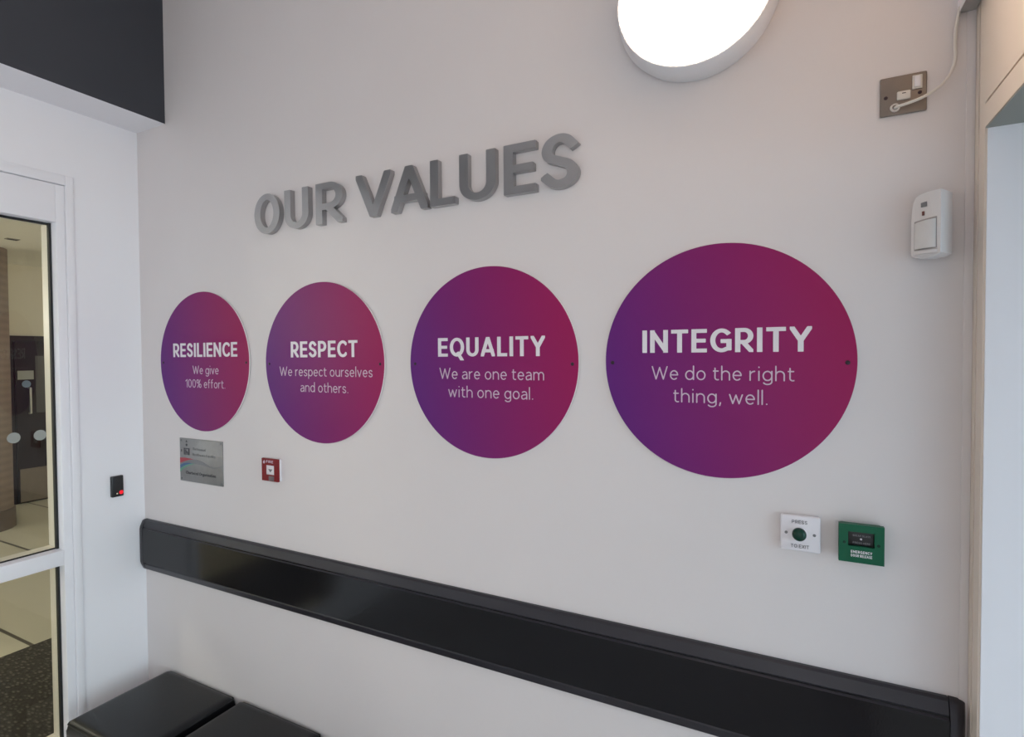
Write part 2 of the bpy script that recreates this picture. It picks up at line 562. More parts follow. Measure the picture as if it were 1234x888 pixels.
def turns(t):
    d = [math.atan2(c[1] - a[1], c[0] - a[0]) for a, c in zip(t, t[1:])]
    return [y - x for x, y in zip(d, d[1:])]


def contours(strokes, w, square, W, res, clip=None):
    """marching squares on the distance field of the strokes"""
    parts = split_corners(strokes, w / 2, 1.8 if square == 'sharp' else 9.0) if square else [(t, False) for t in strokes]
    allp = np.array([p for t, o in parts for p in t])
    pad = w / 2 + 3.0 / res
    x0, y0 = allp.min(0) - pad
    x1, y1 = allp.max(0) + pad
    nx, ny = int((x1 - x0) * res) + 2, int((y1 - y0) * res) + 2
    gx = x0 + np.arange(nx) / res + .00137
    gy = y0 + np.arange(ny) / res + .00171
    X, Y = np.meshgrid(gx, gy, indexing='ij')
    D = np.full(X.shape, 1e9)
    for t_, opn in parts:
        n = len(t_) - 1
        for i in range(n):
            (ax, ay), (bx_, by) = t_[i], t_[i + 1]
            dx, dy = bx_ - ax, by - ay
            L2 = dx * dx + dy * dy + 1e-12
            u = ((X - ax) * dx + (Y - ay) * dy) / L2
            t = np.clip(u, 0, 1)
            d = np.hypot(X - ax - t * dx, Y - ay - t * dy)
            if opn:                                     # butt ends: distance to the cut line
                L = math.sqrt(L2)
                if i == 0: d = np.where(u < 0, np.maximum(np.hypot(X - ax - u * dx, Y - ay - u * dy), w / 2 - u * L), d)
                if i == n - 1: d = np.where(u > 1, np.maximum(np.hypot(X - ax - u * dx, Y - ay - u * dy), w / 2 + (u - 1) * L), d)
            D = np.minimum(D, d)
    D = D - w / 2
    if clip:
        D = np.maximum(D, np.maximum(np.maximum(clip[0] - X, X - clip[1]), np.maximum(clip[2] - Y, Y - clip[3])))
    ins = D < 0
    seg = {}
    def key_h(i, j): return (0, i, j)                   # edge (i,j)-(i+1,j)
    def key_v(i, j): return (1, i, j)                   # edge (i,j)-(i,j+1)
    def pt(k):
        o, i, j = k
        a = D[i, j]; b = D[i + 1, j] if o == 0 else D[i, j + 1]
        t = a / (a - b)
        return (gx[i] + (t / res if o == 0 else 0), gy[j] + (t / res if o else 0))
    nxt = {}
    I, J = np.nonzero((ins[:-1, :-1] != ins[1:, :-1]) | (ins[:-1, :-1] != ins[:-1, 1:]) | (ins[:-1, :-1] != ins[1:, 1:]))
    tab = {1: [(3, 0)], 2: [(0, 1)], 3: [(3, 1)], 4: [(1, 2)], 5: [(3, 0), (1, 2)], 6: [(0, 2)], 7: [(3, 2)], 8: [(2, 3)],
           9: [(2, 0)], 10: [(0, 1), (2, 3)], 11: [(2, 1)], 12: [(1, 3)], 13: [(1, 0)], 14: [(0, 3)]}
    for i, j in zip(I.tolist(), J.tolist()):
        c = int(ins[i, j]) + 2 * int(ins[i + 1, j]) + 4 * int(ins[i + 1, j + 1]) + 8 * int(ins[i, j + 1])
        e = [key_h(i, j), key_v(i + 1, j), key_h(i, j + 1), key_v(i, j)]
        for a, b in tab.get(c, []):
            nxt[e[a]] = e[b]
    loops = []
    while nxt:
        s = next(iter(nxt)); k = s; lp = []
        while k in nxt:
            lp.append(pt(k)); k = nxt.pop(k)
        out = []
        n = len(lp)                                     # drop collinear points
        for q in range(n):
            a, b, c = out[-1] if out else lp[q - 1], lp[q], lp[(q + 1) % n]
            cr = (b[0] - a[0]) * (c[1] - b[1]) - (b[1] - a[1]) * (c[0] - b[0])
            if abs(cr) > 2e-6:
                out.append(b)
        if len(out) > 2:
            loops.append(out)
    return loops


_cache = {}


def glyph_loops(c, w, flat=False, res=56, kx=1.0):
    k = (c, w, flat, res, round(kx, 4))
    if k not in _cache:
        st, W = glyph(c, w)
        if W > w * 1.6:                                 # widen or narrow the skeleton, keep the stroke
            q = (W * kx - w) / (W - w)
            st = [[(w / 2 + (x - w / 2) * q, y) for x, y in t] for t in st]
            W = W * kx
        if flat and c in 'VA':                          # flat apex
            st[0] = [(x, y if i != 1 else (y - .75 * w / 2 if c == 'V' else y + .75 * w / 2)) for i, (x, y) in enumerate(st[0])]
            flat = 'sharp'
        clip = (0, W, -.2 if c == 'Q' else 0, 1) if flat else None
        _cache[k] = (contours(st, w, flat, W, res, clip) if st else [], W)
    return _cache[k]


def text_loops(s, w, gap, space=.30, flat=False, res=56, kx=1.0):
    x = 0.0
    gap = gap * kx; space = space * kx
    loops = []
    for c in s:
        if c == ' ':
            x += space; continue
        lp, W = glyph_loops(c, w, flat, res, kx)
        for l in lp:
            loops.append([(px + x, py) for px, py in l])
        x += W + gap
    return loops, x - gap


def lettering(name, s, m, parent, x0, x1, z0, cap, y, depth=0.0008, w=.13, gap=.12, space=.30, flat=False, res=56, plane='xz', xs=1.0):
    """lettering whose back lies at depth y on the wall and whose ink runs x0..x1 with baseline z0"""
    loops, W = text_loops(s, w, gap, space, flat, res)
    kx = (x1 - x0) / cap / W / xs
    loops, W = text_loops(s, w, gap, space, flat, res, kx)
    cu = bpy.data.curves.new(name, 'CURVE')
    cu.dimensions = '2D'; cu.fill_mode = 'BOTH'; cu.extrude = 0.5
    for l in loops:
        sp = cu.splines.new('POLY')
        sp.points.add(len(l) - 1)
        for p, (a, b) in zip(sp.points, l):
            p.co = (a, b, 0, 1)
        sp.use_cyclic_u = True
    tmp = bpy.data.objects.new('tmp', cu)
    COL.objects.link(tmp)
    dg = bpy.context.evaluated_depsgraph_get()
    me = bpy.data.meshes.new_from_object(tmp.evaluated_get(dg))
    bpy.data.objects.remove(tmp); bpy.data.curves.remove(cu)
    me.name = name
    sx = (x1 - x0) / W
    for v in me.vertices:
        a, b, e = v.co
        if plane == 'xz':
            v.co = (x0 + a * sx, y - (e + .5) * depth, z0 + b * cap)
    bm = bmesh.new(); bm.from_mesh(me)
    bmesh.ops.remove_doubles(bm, verts=bm.verts[:], dist=1e-6)
    bmesh.ops.recalc_face_normals(bm, faces=bm.faces[:])
    bm.to_mesh(me); bm.free()
    me.materials.clear(); me.materials.append(m)
    if depth > .005:
        for p in me.polygons:
            p.use_smooth = True
        me.set_sharp_from_angle(angle=math.radians(25))
    return link(name, me, parent)


# ------------------------------------------------------------------ the room
T = 0.12
structure(box('wall_front', M['plaster'], XL - 0.02, XR + RT, 0, T, 0, CEIL))
DY0, DY1, DZ = -0.268, -1.32, 2.556                     # hole of the door screen in the left wall
structure(boxes('wall_left', M['plaster_l'], [(XL - T, XL, DY0, 0.0, 0, CEIL), (XL - T, XL, YB, DY1, 0, CEIL), (XL - T, XL, DY1, DY0, DZ, CEIL)]))
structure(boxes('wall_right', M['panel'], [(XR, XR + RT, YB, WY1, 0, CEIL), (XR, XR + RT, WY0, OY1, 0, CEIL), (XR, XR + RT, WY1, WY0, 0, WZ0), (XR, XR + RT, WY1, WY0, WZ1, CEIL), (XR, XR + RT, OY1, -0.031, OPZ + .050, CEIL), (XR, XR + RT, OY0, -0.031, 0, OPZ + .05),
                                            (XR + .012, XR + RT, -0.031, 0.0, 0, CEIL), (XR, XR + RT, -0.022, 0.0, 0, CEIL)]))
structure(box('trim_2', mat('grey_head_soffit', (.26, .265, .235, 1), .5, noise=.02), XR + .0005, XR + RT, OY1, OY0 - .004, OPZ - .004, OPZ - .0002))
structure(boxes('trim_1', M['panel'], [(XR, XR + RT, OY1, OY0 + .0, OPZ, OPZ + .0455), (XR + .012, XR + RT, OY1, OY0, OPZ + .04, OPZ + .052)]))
structure(box('wall_porch_left', M['frame'], XR + .004, VX, OY0 - .003, OY0 + .10, 0.0, OPZ - .0005))
structure(box('added_porch_side', M['frame'], XR + RT, VX, OY1 - .10, OY1 - .001, 0.0, OPZ + .1))  # unseen porch, added past the opening to shape its daylight
structure(box('added_porch_ceiling', M['plaster_l'], XR + RT + .001, VX, OY1 - .1, OY0 + .10, OPZ, OPZ + .1))
w2 = structure(empty('added_window', (XR + .12, 0, 0)))  # unseen window, added to go with its fill light
boxes('window_frame', M['frame'], [(0, .06, WY1, WY1 + .06, WZ0, WZ1), (0, .06, WY0 - .06, WY0, WZ0, WZ1), (0, .06, (WY0 + WY1) / 2 - .03, (WY0 + WY1) / 2 + .03, WZ0, WZ1),
                                   (.002, .058, WY1 + .061, WY0 - .061, WZ0, WZ0 + .06), (.002, .058, WY1 + .061, WY0 - .061, WZ1 - .06, WZ1)], w2)
box('window_pane', M['glass'], .028, .034, WY1 + .06, WY0 - .06, WZ0 + .06, WZ1 - .06, w2)
w1 = structure(empty('window_1', (VX, 0, 0)))
boxes('window_frame', M['frame'], [(-.05, 0, OY1, OY1 + .05, 0, OPZ), (-.05, 0, OY0 - .053, OY0 - .003, 0, OPZ), (-.05, 0, (OY0 + OY1) / 2 - .03, (OY0 + OY1) / 2 + .03, 0, OPZ),
                                   (-.048, -.002, OY1 + .051, OY0 - .054, OPZ - .06, OPZ - .001), (-.048, -.002, OY1 + .051, OY0 - .054, .001, .08)], w1)
structure(box('trim_3', M['plaster'], 0.3365, XR - .0002, -0.0035, 0.0, 0.0, CEIL, bev=.001))
structure(box('wall_back', M['plaster'], XL - T, XR + RT, YB - T, YB, 0, CEIL))
structure(box('ceiling', M['plaster_l'], XL - T, XR + RT, YB - T, T, CEIL, CEIL + .1))
structure(box('floor', M['floor'], XL - T, VX, YB - T, T, -.1, 0))
structure(box('pavement', M['concrete'], VX, VX + 9, -9, 6, -.12, -.01))
bm = bmesh.new()
bx(bm, XL, BKX, YB, 0.0, 2.846, CEIL)
o = bm_obj('wall_left_upper', bm, [M['charcoal'], M['plaster_l']])
for p in o.data.polygons:
    p.material_index = 1 if p.normal.z < -.5 else 0
structure(o)

# ------------------------------------------------------------------ lobby beyond the glazed door
LX = -8.55
structure(box('lobby_floor', M['tiles'], LX - .1, XL - T, -3.5, 5, -.1, 0))
structure(box('lobby_ceiling', M['lobbyceil'], LX - .1, XL - T, -3.5, 5, 2.975, 3.1))
structure(boxes('wall_lobby', M['beige'], [(LX - .1, LX, -3.5, 5, 0, 2.975), (LX, XL - T, 5, 5.1, 0, 2.975), (LX, XL - T, -3.6, -3.5, 0, 2.975), (XL - T, XL - T + .06, 0.0, 5, 0, 2.975)]))
d2 = structure(empty('door_2', (LX, 2.3, 0)))
box('door_frame', M['maroon'], -.0, .05, -.68, 1.3, 0.0, 2.09, d2)
for k in (0, 1):
    a = -.60 + k * .93
    lf = box('door_leaf', M['maroon'], .05, .075, a, a + .90, .01, 2.02, d2, bev=.004)
    box('kick_plate', M['satinsteel'], .076, .079, a + .02, a + .88, .02, .43, lf)
    tb = bmesh.new()
    hy = a + .13
    tube(tb, [(.076, hy, 1.44), (.115, hy, 1.44), (.115, hy, 1.12), (.076, hy, 1.12)], .012)
    bm_obj('pull_handle', tb, M['steel'], lf, smooth=True)
    box('vision_panel', mat('dim_vision_glass', (.09, .085, .085, 1), .15), .0755, .0775, a + .2, a + .34, 1.12, 1.84, lf)
    box('notice', M['dotfilm'], .0757, .0785, a + .02, a + .18, 1.545, 1.655, lf)
    sb = bmesh.new()
    lathe_y(sb, [(0, -.003), (.045, -.003), (.045, 0), (0, 0)], 0, 0, 32)
    bmesh.ops.rotate(sb, verts=sb.verts[:], matrix=Matrix.Rotation(PI / 2, 3, 'Z'))
    bmesh.ops.translate(sb, verts=sb.verts[:], vec=(.0757, a + .105, 1.488))
    bm_obj('round_notice', sb, mat('blue_notice', (.16, .24, .36, 1), .4), lf, smooth=True)
col = empty('round_column', (-7.6, 1.01, 0))
tag(col, 'brown round column seen through the glass door on the tiled floor', 'column')
cb = bmesh.new(); lathe_z(cb, [(0, .2), (.30, .2), (.30, 2.975), (0, 2.975)], 0, 0)
bm_obj('shaft', cb, M['column'], col, smooth=True)
cb = bmesh.new(); lathe_z(cb, [(0, 0), (.315, 0), (.315, .2), (.30, .21), (0, .21)], 0, 0)
bm_obj('skirting', cb, mat('dark_brown_skirting', (.13, .10, .085, 1), .6, noise=.05), col, smooth=True)
tag(box('entrance_mat', M['mat'], -4.212, XL - T - .02, -2.2, 1.4, 0.0, .008, bev=.002), 'dark ribbed mat on the tiled floor beyond the glass door', 'mat')
cv = empty('ceiling_vent', (-6.76, 1.06, 2.975))
tag(cv, 'small grey slot vent in the ceiling beyond the glass door', 'vent')
box('vent_frame', mat('grey_vent', (.30, .29, .25, 1), .5), -.035, .035, -.05, .05, -.008, 0, cv, bev=.002)
boxes('slat', M['gasket'], [(-.026 + k * .015, -.019 + k * .015, -.042, .042, -.0095, -.0081) for k in range(4)], cv)

# ------------------------------------------------------------------ glazed door screen in the left wall
d1 = structure(empty('door_1', (XL, -0.79, 0)))
ly = lambda y: y + 0.79
GX = -2.757 - XL                                        # glass plane
def dbx(name, m, x0, x1, y0, y1, z0, z1, parent=d1, bev=0.0):
    return box(name, m, x0, x1, ly(y0), ly(y1), z0, z1, parent, bev)
bm = bmesh.new()
bx(bm, -T, .010, ly(-.290), ly(-.262), 0, 2.564, bev=.002)
bx(bm, -T, .010, ly(-1.32), ly(-1.292), 0, 2.564, bev=.002)
bx(bm, -T, .010, ly(-1.292), ly(-.290), 2.524, 2.564, bev=.002)
fr = bm_obj('door_frame', bm, M['frame'], d1, smooth=True)
lf = d1
GY0, GY1 = -.3225, -1.26
bm = bmesh.new()
bx(bm, -T + .004, 0.0, ly(GY0), ly(-.291), 0.01, 2.522, bev=.002)
bx(bm, -T + .004, 0.0, ly(-1.291), ly(GY1), 0.01, 2.522, bev=.002)
bx(bm, -T + .004, 0.0, ly(GY1), ly(GY0), 2.366, 2.522, bev=.002)
bx(bm, -T + .004, 0.0, ly(GY1), ly(GY0), 0.935, 0.998, bev=.002)
bx(bm, -T + .004, 0.0, ly(GY1), ly(GY0), 0.01, 0.18, bev=.002)
leaf = bm_obj('door_leaf', bm, M['frame'], d1, smooth=True)
for z0, z1 in ((.998, 2.366), (.18, .935)):
    g = .008
    boxes('glazing_gasket', M['gasket'], [(GX - .005, GX + .012, ly(GY0 - g), ly(GY0), z0, z1), (GX - .005, GX + .012, ly(GY1), ly(GY1 + g), z0, z1),
                                           (GX - .005, GX + .006, ly(GY1 + g), ly(GY0 - g), z1 - .008, z1), (GX - .005, GX + .004, ly(GY1 + g), ly(GY0 - g), z0, z0 + .004)], leaf)
    gb = bmesh.new()
    vs = [gb.verts.new((GX, ly(a), b)) for a, b in ((GY0 - .004, z0 + .002), (GY1 + .004, z0 + .002), (GY1 + .004, z1 - .002), (GY0 - .004, z1 - .002))]
    gb.faces.new(vs)
    pane = bm_obj('glass_pane', gb, M['glass'], leaf)
    boxes('inner_bead', M['cream_pl'], [(-T + .002, GX - .006, ly(GY0 - .003), ly(GY0 - .0002), z0 + .001, z1 - .001), (-T + .002, GX - .006, ly(GY1 + .0002), ly(GY1 + .003), z0 + .001, z1 - .001),
                                         (-T + .002, GX - .006, ly(GY1 + .003), ly(GY0 - .003), z0 + .0002, z0 + .003)], leaf)
    if z0 > .5:
        for k in range(9):
            db = bmesh.new()
            lathe_y(db, [(0, -.0006), (.0215, -.0006), (.0215, .0), (0, .0)], 0, 0, 32)
            bmesh.ops.rotate(db, verts=db.verts[:], matrix=Matrix.Rotation(PI / 2, 3, 'Z'))
            bmesh.ops.translate(db, verts=db.verts[:], vec=(GX + .0003, ly(-.373 - .086 * k), 1.485))
            bm_obj('marking_dot', db, M['dotfilm'], pane)

# ------------------------------------------------------------------ bumper rail along the wall
rl = empty('bumper_rail', (XL, 0, .81))
tag(rl, 'long dark charcoal bumper rail running along the white wall below the signs', 'wall rail')
RY = .030                                               # how far the rail stands out
def rail_prof(x0, x1, bm, scale=1.0):
    # (y, z) outline: bevelled lips above and below a raised flat face, with a groove at each side
    P = [(0, .003), (-.010, 0.0), (-.018, .006), (-RY + .004, .030), (-RY + .006, .0335), (-RY + .006, .0365), (-RY, .040), (-RY, .196), (-RY + .006, .1995), (-RY + .006, .2025), (-RY + .004, .206), (-.017, .232), (-.009, .2365), (0, .2365)]
    P = [(a * scale, b) for a, b in P]
    A = [bm.verts.new((x0, a, b)) for a, b in P]; B = [bm.verts.new((x1, a, b)) for a, b in P]
    for i in range(len(P)):
        j = (i + 1) % len(P)
        bm.faces.new((A[i], A[j], B[j], B[i]))
    bm.faces.new(A); bm.faces.new(B[::-1])
    return bm
xa, xb = .030, .3475 - XL - .030
bm = rail_prof(xa + .0015, xb - .0015, bmesh.new())
o = bm_obj('rail_cover', bm, [M['vinyl'], M['vinyl2']], rl)
for p in o.data.polygons:
    p.material_index = 0 if p.normal.y < -.99 else 1
def end_cap(x0, x1, side):
    bm = bmesh.new()
    P = [(0, .003), (-.010, 0.0), (-.018, .005), (-RY + .002, .028), (-RY - .001, .040), (-RY - .001, .196), (-RY + .002, .208), (-.017, .232), (-.009, .237), (0, .237)]
    n = 6
    rows = []
    for k in range(n + 1):
        t = k / n                                       # 0 at the joint, 1 at the free end
        s = math.sqrt(max(1 - t ** 3 * .92, 0)) if side > 0 else math.sqrt(max(1 - t ** 6 * .35, 0))
        q = 1 - .05 * t ** 4
        rows.append([bm.verts.new((x0 + (x1 - x0) * t, a * s, .118 + (b - .118) * q)) for a, b in P])
    for A, B in zip(rows, rows[1:]):
        for i in range(len(P)):
            j = (i + 1) % len(P)
            bm.faces.new((A[i], A[j], B[j], B[i]))
    bm.faces.new(rows[0]); bm.faces.new(rows[-1][::-1])
    bm_obj('end_cap', bm, M['vinyl2'], rl, smooth=True)
end_cap(xa, .001, -1)
end_cap(xb, xb + .030, 1)

# ------------------------------------------------------------------ round value signs
DISCS = [
    (-2.242, 1.784, 'RESILIENCE', (-2.4455, -2.0150, 1.8045), [('We give', -2.3095, -2.1360, 1.7305), ('100% effort.', -2.3620, -2.0940, 1.6710)]),
    (-1.5454, 1.779, 'RESPECT', (-1.7035, -1.3675, 1.8000), [('We respect ourselves', -1.7670, -1.3000, 1.7285), ('and others.', -1.6540, -1.4130, 1.6690)]),
    (-0.8345, 1.780, 'EQUALITY', (-1.0212, -0.6400, 1.7995), [('We are one team', -1.0162, -0.6436, 1.7270), ('with one goal.', -0.9824, -0.6786, 1.6685)]),
    (-0.1553, 1.784, 'INTEGRITY', (-0.3519, 0.0516, 1.8065), [('We do the right', -0.3269, 0.0146, 1.7345), ('thing, well.', -0.2703, -0.0426, 1.6750)]),
]
DL = ['round purple to magenta sign reading RESILIENCE, nearest the glazed door', 'round purple to magenta sign reading RESPECT, above the red call point',
      'round purple to magenta sign reading EQUALITY, below the silver wall letters', 'round purple to magenta sign reading INTEGRITY, above the exit button']
PT = .007
for (cx, cz, head, (hx0, hx1, hz), lines), lab in zip(DISCS, DL):
    d = empty('round_wall_sign', (cx, 0, cz))
    tag(d, lab, 'wall sign', 'round value signs on the white wall')
    bm = lathe_y(bmesh.new(), [(0, -.002), (.296, -.002), (.300, -.003), (.300, -PT + .0006), (.2994, -PT), (0, -PT)], 0, 0, 160)
    o = bm_obj('panel', bm, [M['disc'], M['acrylic']], d)
    for p in o.data.polygons:
        p.material_index = 0 if p.normal.y < -.9 else 1
    for sx in (-.15, .15):
        bm = lathe_y(bmesh.new(), [(0, 0), (.02, 0), (.02, -.002), (0, -.002)], sx, 0, 16)
        bm_obj('mounting_pad', bm, M['white_pl'], d)
    lettering('heading_text', head, M['print_white'], d, hx0 - cx, hx1 - cx, hz - cz, .0605, -PT, w=.165, gap=.13, flat=True, res=70, xs=1.25)
    for s, a, b, z in lines:
        lettering('motto_text', s, M['print_pink'], d, a - cx, b - cx, z - cz, .0365, -PT, w=.088, gap=.15, space=.32)
    for sx in (-.280, .280):
        bm = lathe_y(bmesh.new(), [(0, -.0022), (.002, -.0022), (.0045, -.0012), (.0052, 0), (0, 0)], sx, -.004, 24, -PT)
        bm_obj('screw', bm, M['screw'], d, smooth=True)

# ------------------------------------------------------------------ silver letters
LT = [('O', -1.8772, -1.7360, 'O', 'silver raised letter O, first of OUR on the white wall'),
      ('U', -1.7088, -1.5830, 'U', 'silver raised letter U in OUR, between its O and R'),
      ('R', -1.5455, -1.4155, 'R', 'silver raised letter R at the end of OUR'),
      ('V', -1.3517, -1.1975, 'V', 'silver raised letter V, first of VALUES'),
      ('A', -1.1965, -1.0460, 'A', 'silver raised letter A in VALUES, between V and L'),
      ('L', -1.0363, -0.9400, 'L', 'silver raised letter L in VALUES, leaning on no other letter'),
      ('U', -0.9245, -0.7950, 'U', 'silver raised letter U in VALUES, between L and E'),
      ('E', -0.7665, -0.6600, 'E', 'silver raised letter E in VALUES, before the last S'),
      ('S', -0.6438, -0.5286, 'S', 'silver raised letter S, last of VALUES')]
LT[5] = LT[5][:4] + ('silver raised letter L in VALUES, third letter of the word',)
for ch, x0, x1, nm, lab in LT:
    over = .003 if ch in 'OS' else 0
    wt = .155
    o = lettering('wall_letter', ch, M['silver'], None, x0, x1, 2.2845 - over, .148 + 2 * over, -.002, depth=.021, w=wt, flat=True, res=120, xs=1.4)
    tag(o, lab, 'letter', 'raised letters spelling OUR VALUES')

# ------------------------------------------------------------------ wall lamp
LC = (-.211, 2.697)
lp = empty('wall_lamp', (LC[0], 0, LC[1]))
tag(lp, 'large round white wall lamp switched on, above the signs', 'lamp')
bm = lathe_y(bmesh.new(), [(0, 0), (.186, 0), (.190, -.003), (.190, -.012), (.188, -.016), (.195, -.022), (.197, -.030), (.195, -.060), (.190, -.078), (.186, -.083), (.182, -.083), (.181, -.070), (0, -.070)], 0, 0, 128)
bm_obj('lamp_body', bm, M['lampbody'], lp, smooth=True)
bm = lathe_y(bmesh.new(), [(.1805, -.072), (.1805, -.083), (.178, -.088), (.16, -.094), (.12, -.101), (.06, -.106), (0, -.107)], 0, 0, 128)
bm_obj('diffuser', bm, M['diffuser'], lp, smooth=True)

# ------------------------------------------------------------------ steel plaque
pq = empty('plaque', (-2.272, 0, 1.350))
tag(pq, 'brushed steel plaque with a coloured swoosh under the RESILIENCE sign', 'plaque')
HX, HZ = .1465, .0955
box('plate', mat('brushed_plaque_steel', (.30, .295, .29, 1), .42, metal=.8, noise=.05, nscale=30), -HX, HX, -.004, 0, -HZ, HZ, pq, bev=.001)
def band(name, m, up, dn, y):
    bm = bmesh.new(); n = 24
    A = [bm.verts.new((-HX + .001 + (2 * HX - .002) * k / n, y, up(k / n))) for k in range(n + 1)]
    B = [bm.verts.new((-HX + .001 + (2 * HX - .002) * k / n, y, dn(k / n))) for k in range(n + 1)]
    for k in range(n):
        if abs(up(k / n) - dn(k / n)) + abs(up((k + 1) / n) - dn((k + 1) / n)) > 1e-5:
            bm.faces.new((A[k], A[k + 1], B[k + 1], B[k]))
    bmesh.ops.delete(bm, geom=[v for v in bm.verts if not v.link_faces], context='VERTS')
    ex = bmesh.ops.extrude_face_region(bm, geom=bm.faces[:])
    bmesh.ops.translate(bm, verts=[v for v in ex['geom'] if isinstance(v, bmesh.types.BMVert)], vec=(0, -.0004, 0))
    bm_obj(name, bm, m, pq)
ip = lambda xs_, vs: (lambda t: HZ * (1 - 2 * float(np.interp(t, xs_, vs))))
band('swoosh', M['print_red'], ip([0, .12, .25, .33], [.464, .455, .462, .47]), ip([0, .1, .2, .33], [.59, .545, .50, .47]), -.004)
band('swoosh', M['print_grey'], ip([0, .1, .2, .33, .42, .5, .58, .65, .72, .8, .9, 1], [.595, .55, .505, .472, .474, .488, .52, .56, .585, .60, .585, .545]),
     ip([0, .1, .2, .3, .4, .5, .58, .65, .72, .8, .9, 1], [.63, .575, .56, .565, .57, .578, .59, .60, .615, .625, .60, .55]), -.0041)
band('swoosh', M['print_blue'], ip([0, .1, .2, .3], [.635, .58, .562, .567]), ip([0, .1, .2, .3], [.72, .645, .60, .567]), -.0042)
band('swoosh', M['print_green'], ip([0, .1, .2, .3, .38], [.725, .65, .603, .57, .57]), ip([0, .1, .2, .3, .38], [.80, .70, .635, .59, .57]), -.0043)
lettering('plaque_text', 'The Forum of', M['print_grey'], pq, -.055, .035, .046, .011, -.004, w=.14, gap=.16)
lettering('plaque_text', 'Healthcare Equality', M['print_grey'], pq, -.055, .100, .022, .011, -.004, w=.14, gap=.16)
lettering('plaque_text', 'Chartered Organisation', M['print_black'], pq, -.105, .100, -.062, .013, -.004, w=.16, gap=.16)
bm = bmesh.new()
for b in ((-.117, -.110, -.0046, -.004, .022, .052), (-.085, -.077, -.0046, -.004, .022, .052), (-.110, -.085, -.0046, -.004, .048, .052), (-.106, -.100, -.0046, -.004, .022, .046), (-.100, -.090, -.0046, -.004, .032, .038), (-.094, -.088, -.0046, -.004, .022, .034), (-.137, -.131, -.0046, -.004, .034, .044)):
    bx(bm, *b)
lathe_y(bm, [(0, 0), (.006, 0), (.006, -.0006), (0, -.0006)], -.097, .066, 20, -.004)
prism_xz(bm, [(-.103, .078), (-.091, .078), (-.097, .088)], -.0046, -.004)
bm_obj('emblem', bm, M['print_black'], pq)
for sx, sz in ((-1, 1), (1, 1), (-1, -1), (1, -1)):
    bm = lathe_y(bmesh.new(), [(0, 0), (.005, 0), (.0045, -.0015), (0, -.002)], sx * (HX - .010), sz * (HZ - .010), 20, -.004)
    bm_obj('screw', bm, M['print_grey'], pq, smooth=True)

# ------------------------------------------------------------------ red fire call point
fc = empty('fire_call_point', (-1.818, 0, 1.357))
tag(fc, 'red square fire alarm call point on the white wall under the RESPECT sign', 'alarm')
box('back_box', M['white_pl'], -.0445, .0465, -.011, 0, -.0435, .0435, fc, bev=.002)
bm = bmesh.new()
for b in ((-.046, -.024, -.019, -.011, -.0445, .0445), (.024, .046, -.019, -.011, -.0445, .0445), (-.0241, .0241, -.019, -.011, .018, .0445), (-.0241, .0241, -.019, -.011, -.0445, -.020)):
    bx(bm, *b)
bm_obj('front_cover', bm, M['red'], fc)
bm_obj('break_glass', bx(bmesh.new(), -.024, .024, -.016, -.011, -.020, .018, bev=.001), M['white_pl'], fc, smooth=True)
prism = prism_xz(bmesh.new(), [(-.012, .002), (.012, .002), (.0, -.010)], -.0166, -.016)
bm_obj('press_mark', prism, M['print_grey'], fc)
lettering('fire_text', 'FIRE', M['print_pink'], fc, -.020, .020, .0275, .010, -.019, w=.18, gap=.16, res=40)
bm = prism_xz(bmesh.new(), [(-.037, .024), (-.029, .024), (-.027, .031), (-.031, .038), (-.033, .034), (-.037, .032)], -.0196, -.019)
bm_obj('flame_mark', bm, M['print_pink'], fc)
box('test_key_tab', mat('grey_tab', (.16, .13, .14, 1), .4), -.006, .024, -.0205, -.018, -.042, -.024, fc, bev=.001)

# ------------------------------------------------------------------ exit button
eb = empty('exit_button', (.029, 0, 1.369))
tag(eb, 'white square press to exit plate with round green button', 'button')
box('back_box', M['white_pl'], -.041, .041, -.010, 0, -.041, .041, eb, bev=.002)
box('plate', M['white_pl'], -.043, .043, -.018, -.010, -.043, .043, eb, bev=.004, seg=3)
bm = lathe_y(bmesh.new(), [(.0, 0), (.0175, 0), (.0170, -.003), (.0155, -.004), (0, -.004)], -.002, 0, 48, -.018)
bm_obj('button_collar', bm, M['white_pl'], eb, smooth=True)
bm = lathe_y(bmesh.new(), [(0, 0), (.0155, 0), (.0155, -.006), (.0145, -.010), (.0112, -.0135), (.0064, -.0155), (0, -.016)], -.002, 0, 48, -.021)
bm_obj('push_button', bm, M['dgreen'], eb, smooth=True)
lettering('plate_text', 'PRESS', M['print_grey'], eb, -.018, .015, .024, .0085, -.018, w=.15, gap=.16, res=40)
lettering('plate_text', 'TO EXIT', M['print_grey'], eb, -.020, .019, -.0345, .0085, -.018, w=.15, gap=.16, res=40)
for sx in (-.030, .030):
    bm = lathe_y(bmesh.new(), [(0, 0), (.0035, 0), (.003, -.001), (0, -.0012)], sx, 0, 20, -.018)
    bm_obj('screw', bm, M['print_grey'], eb, smooth=True)

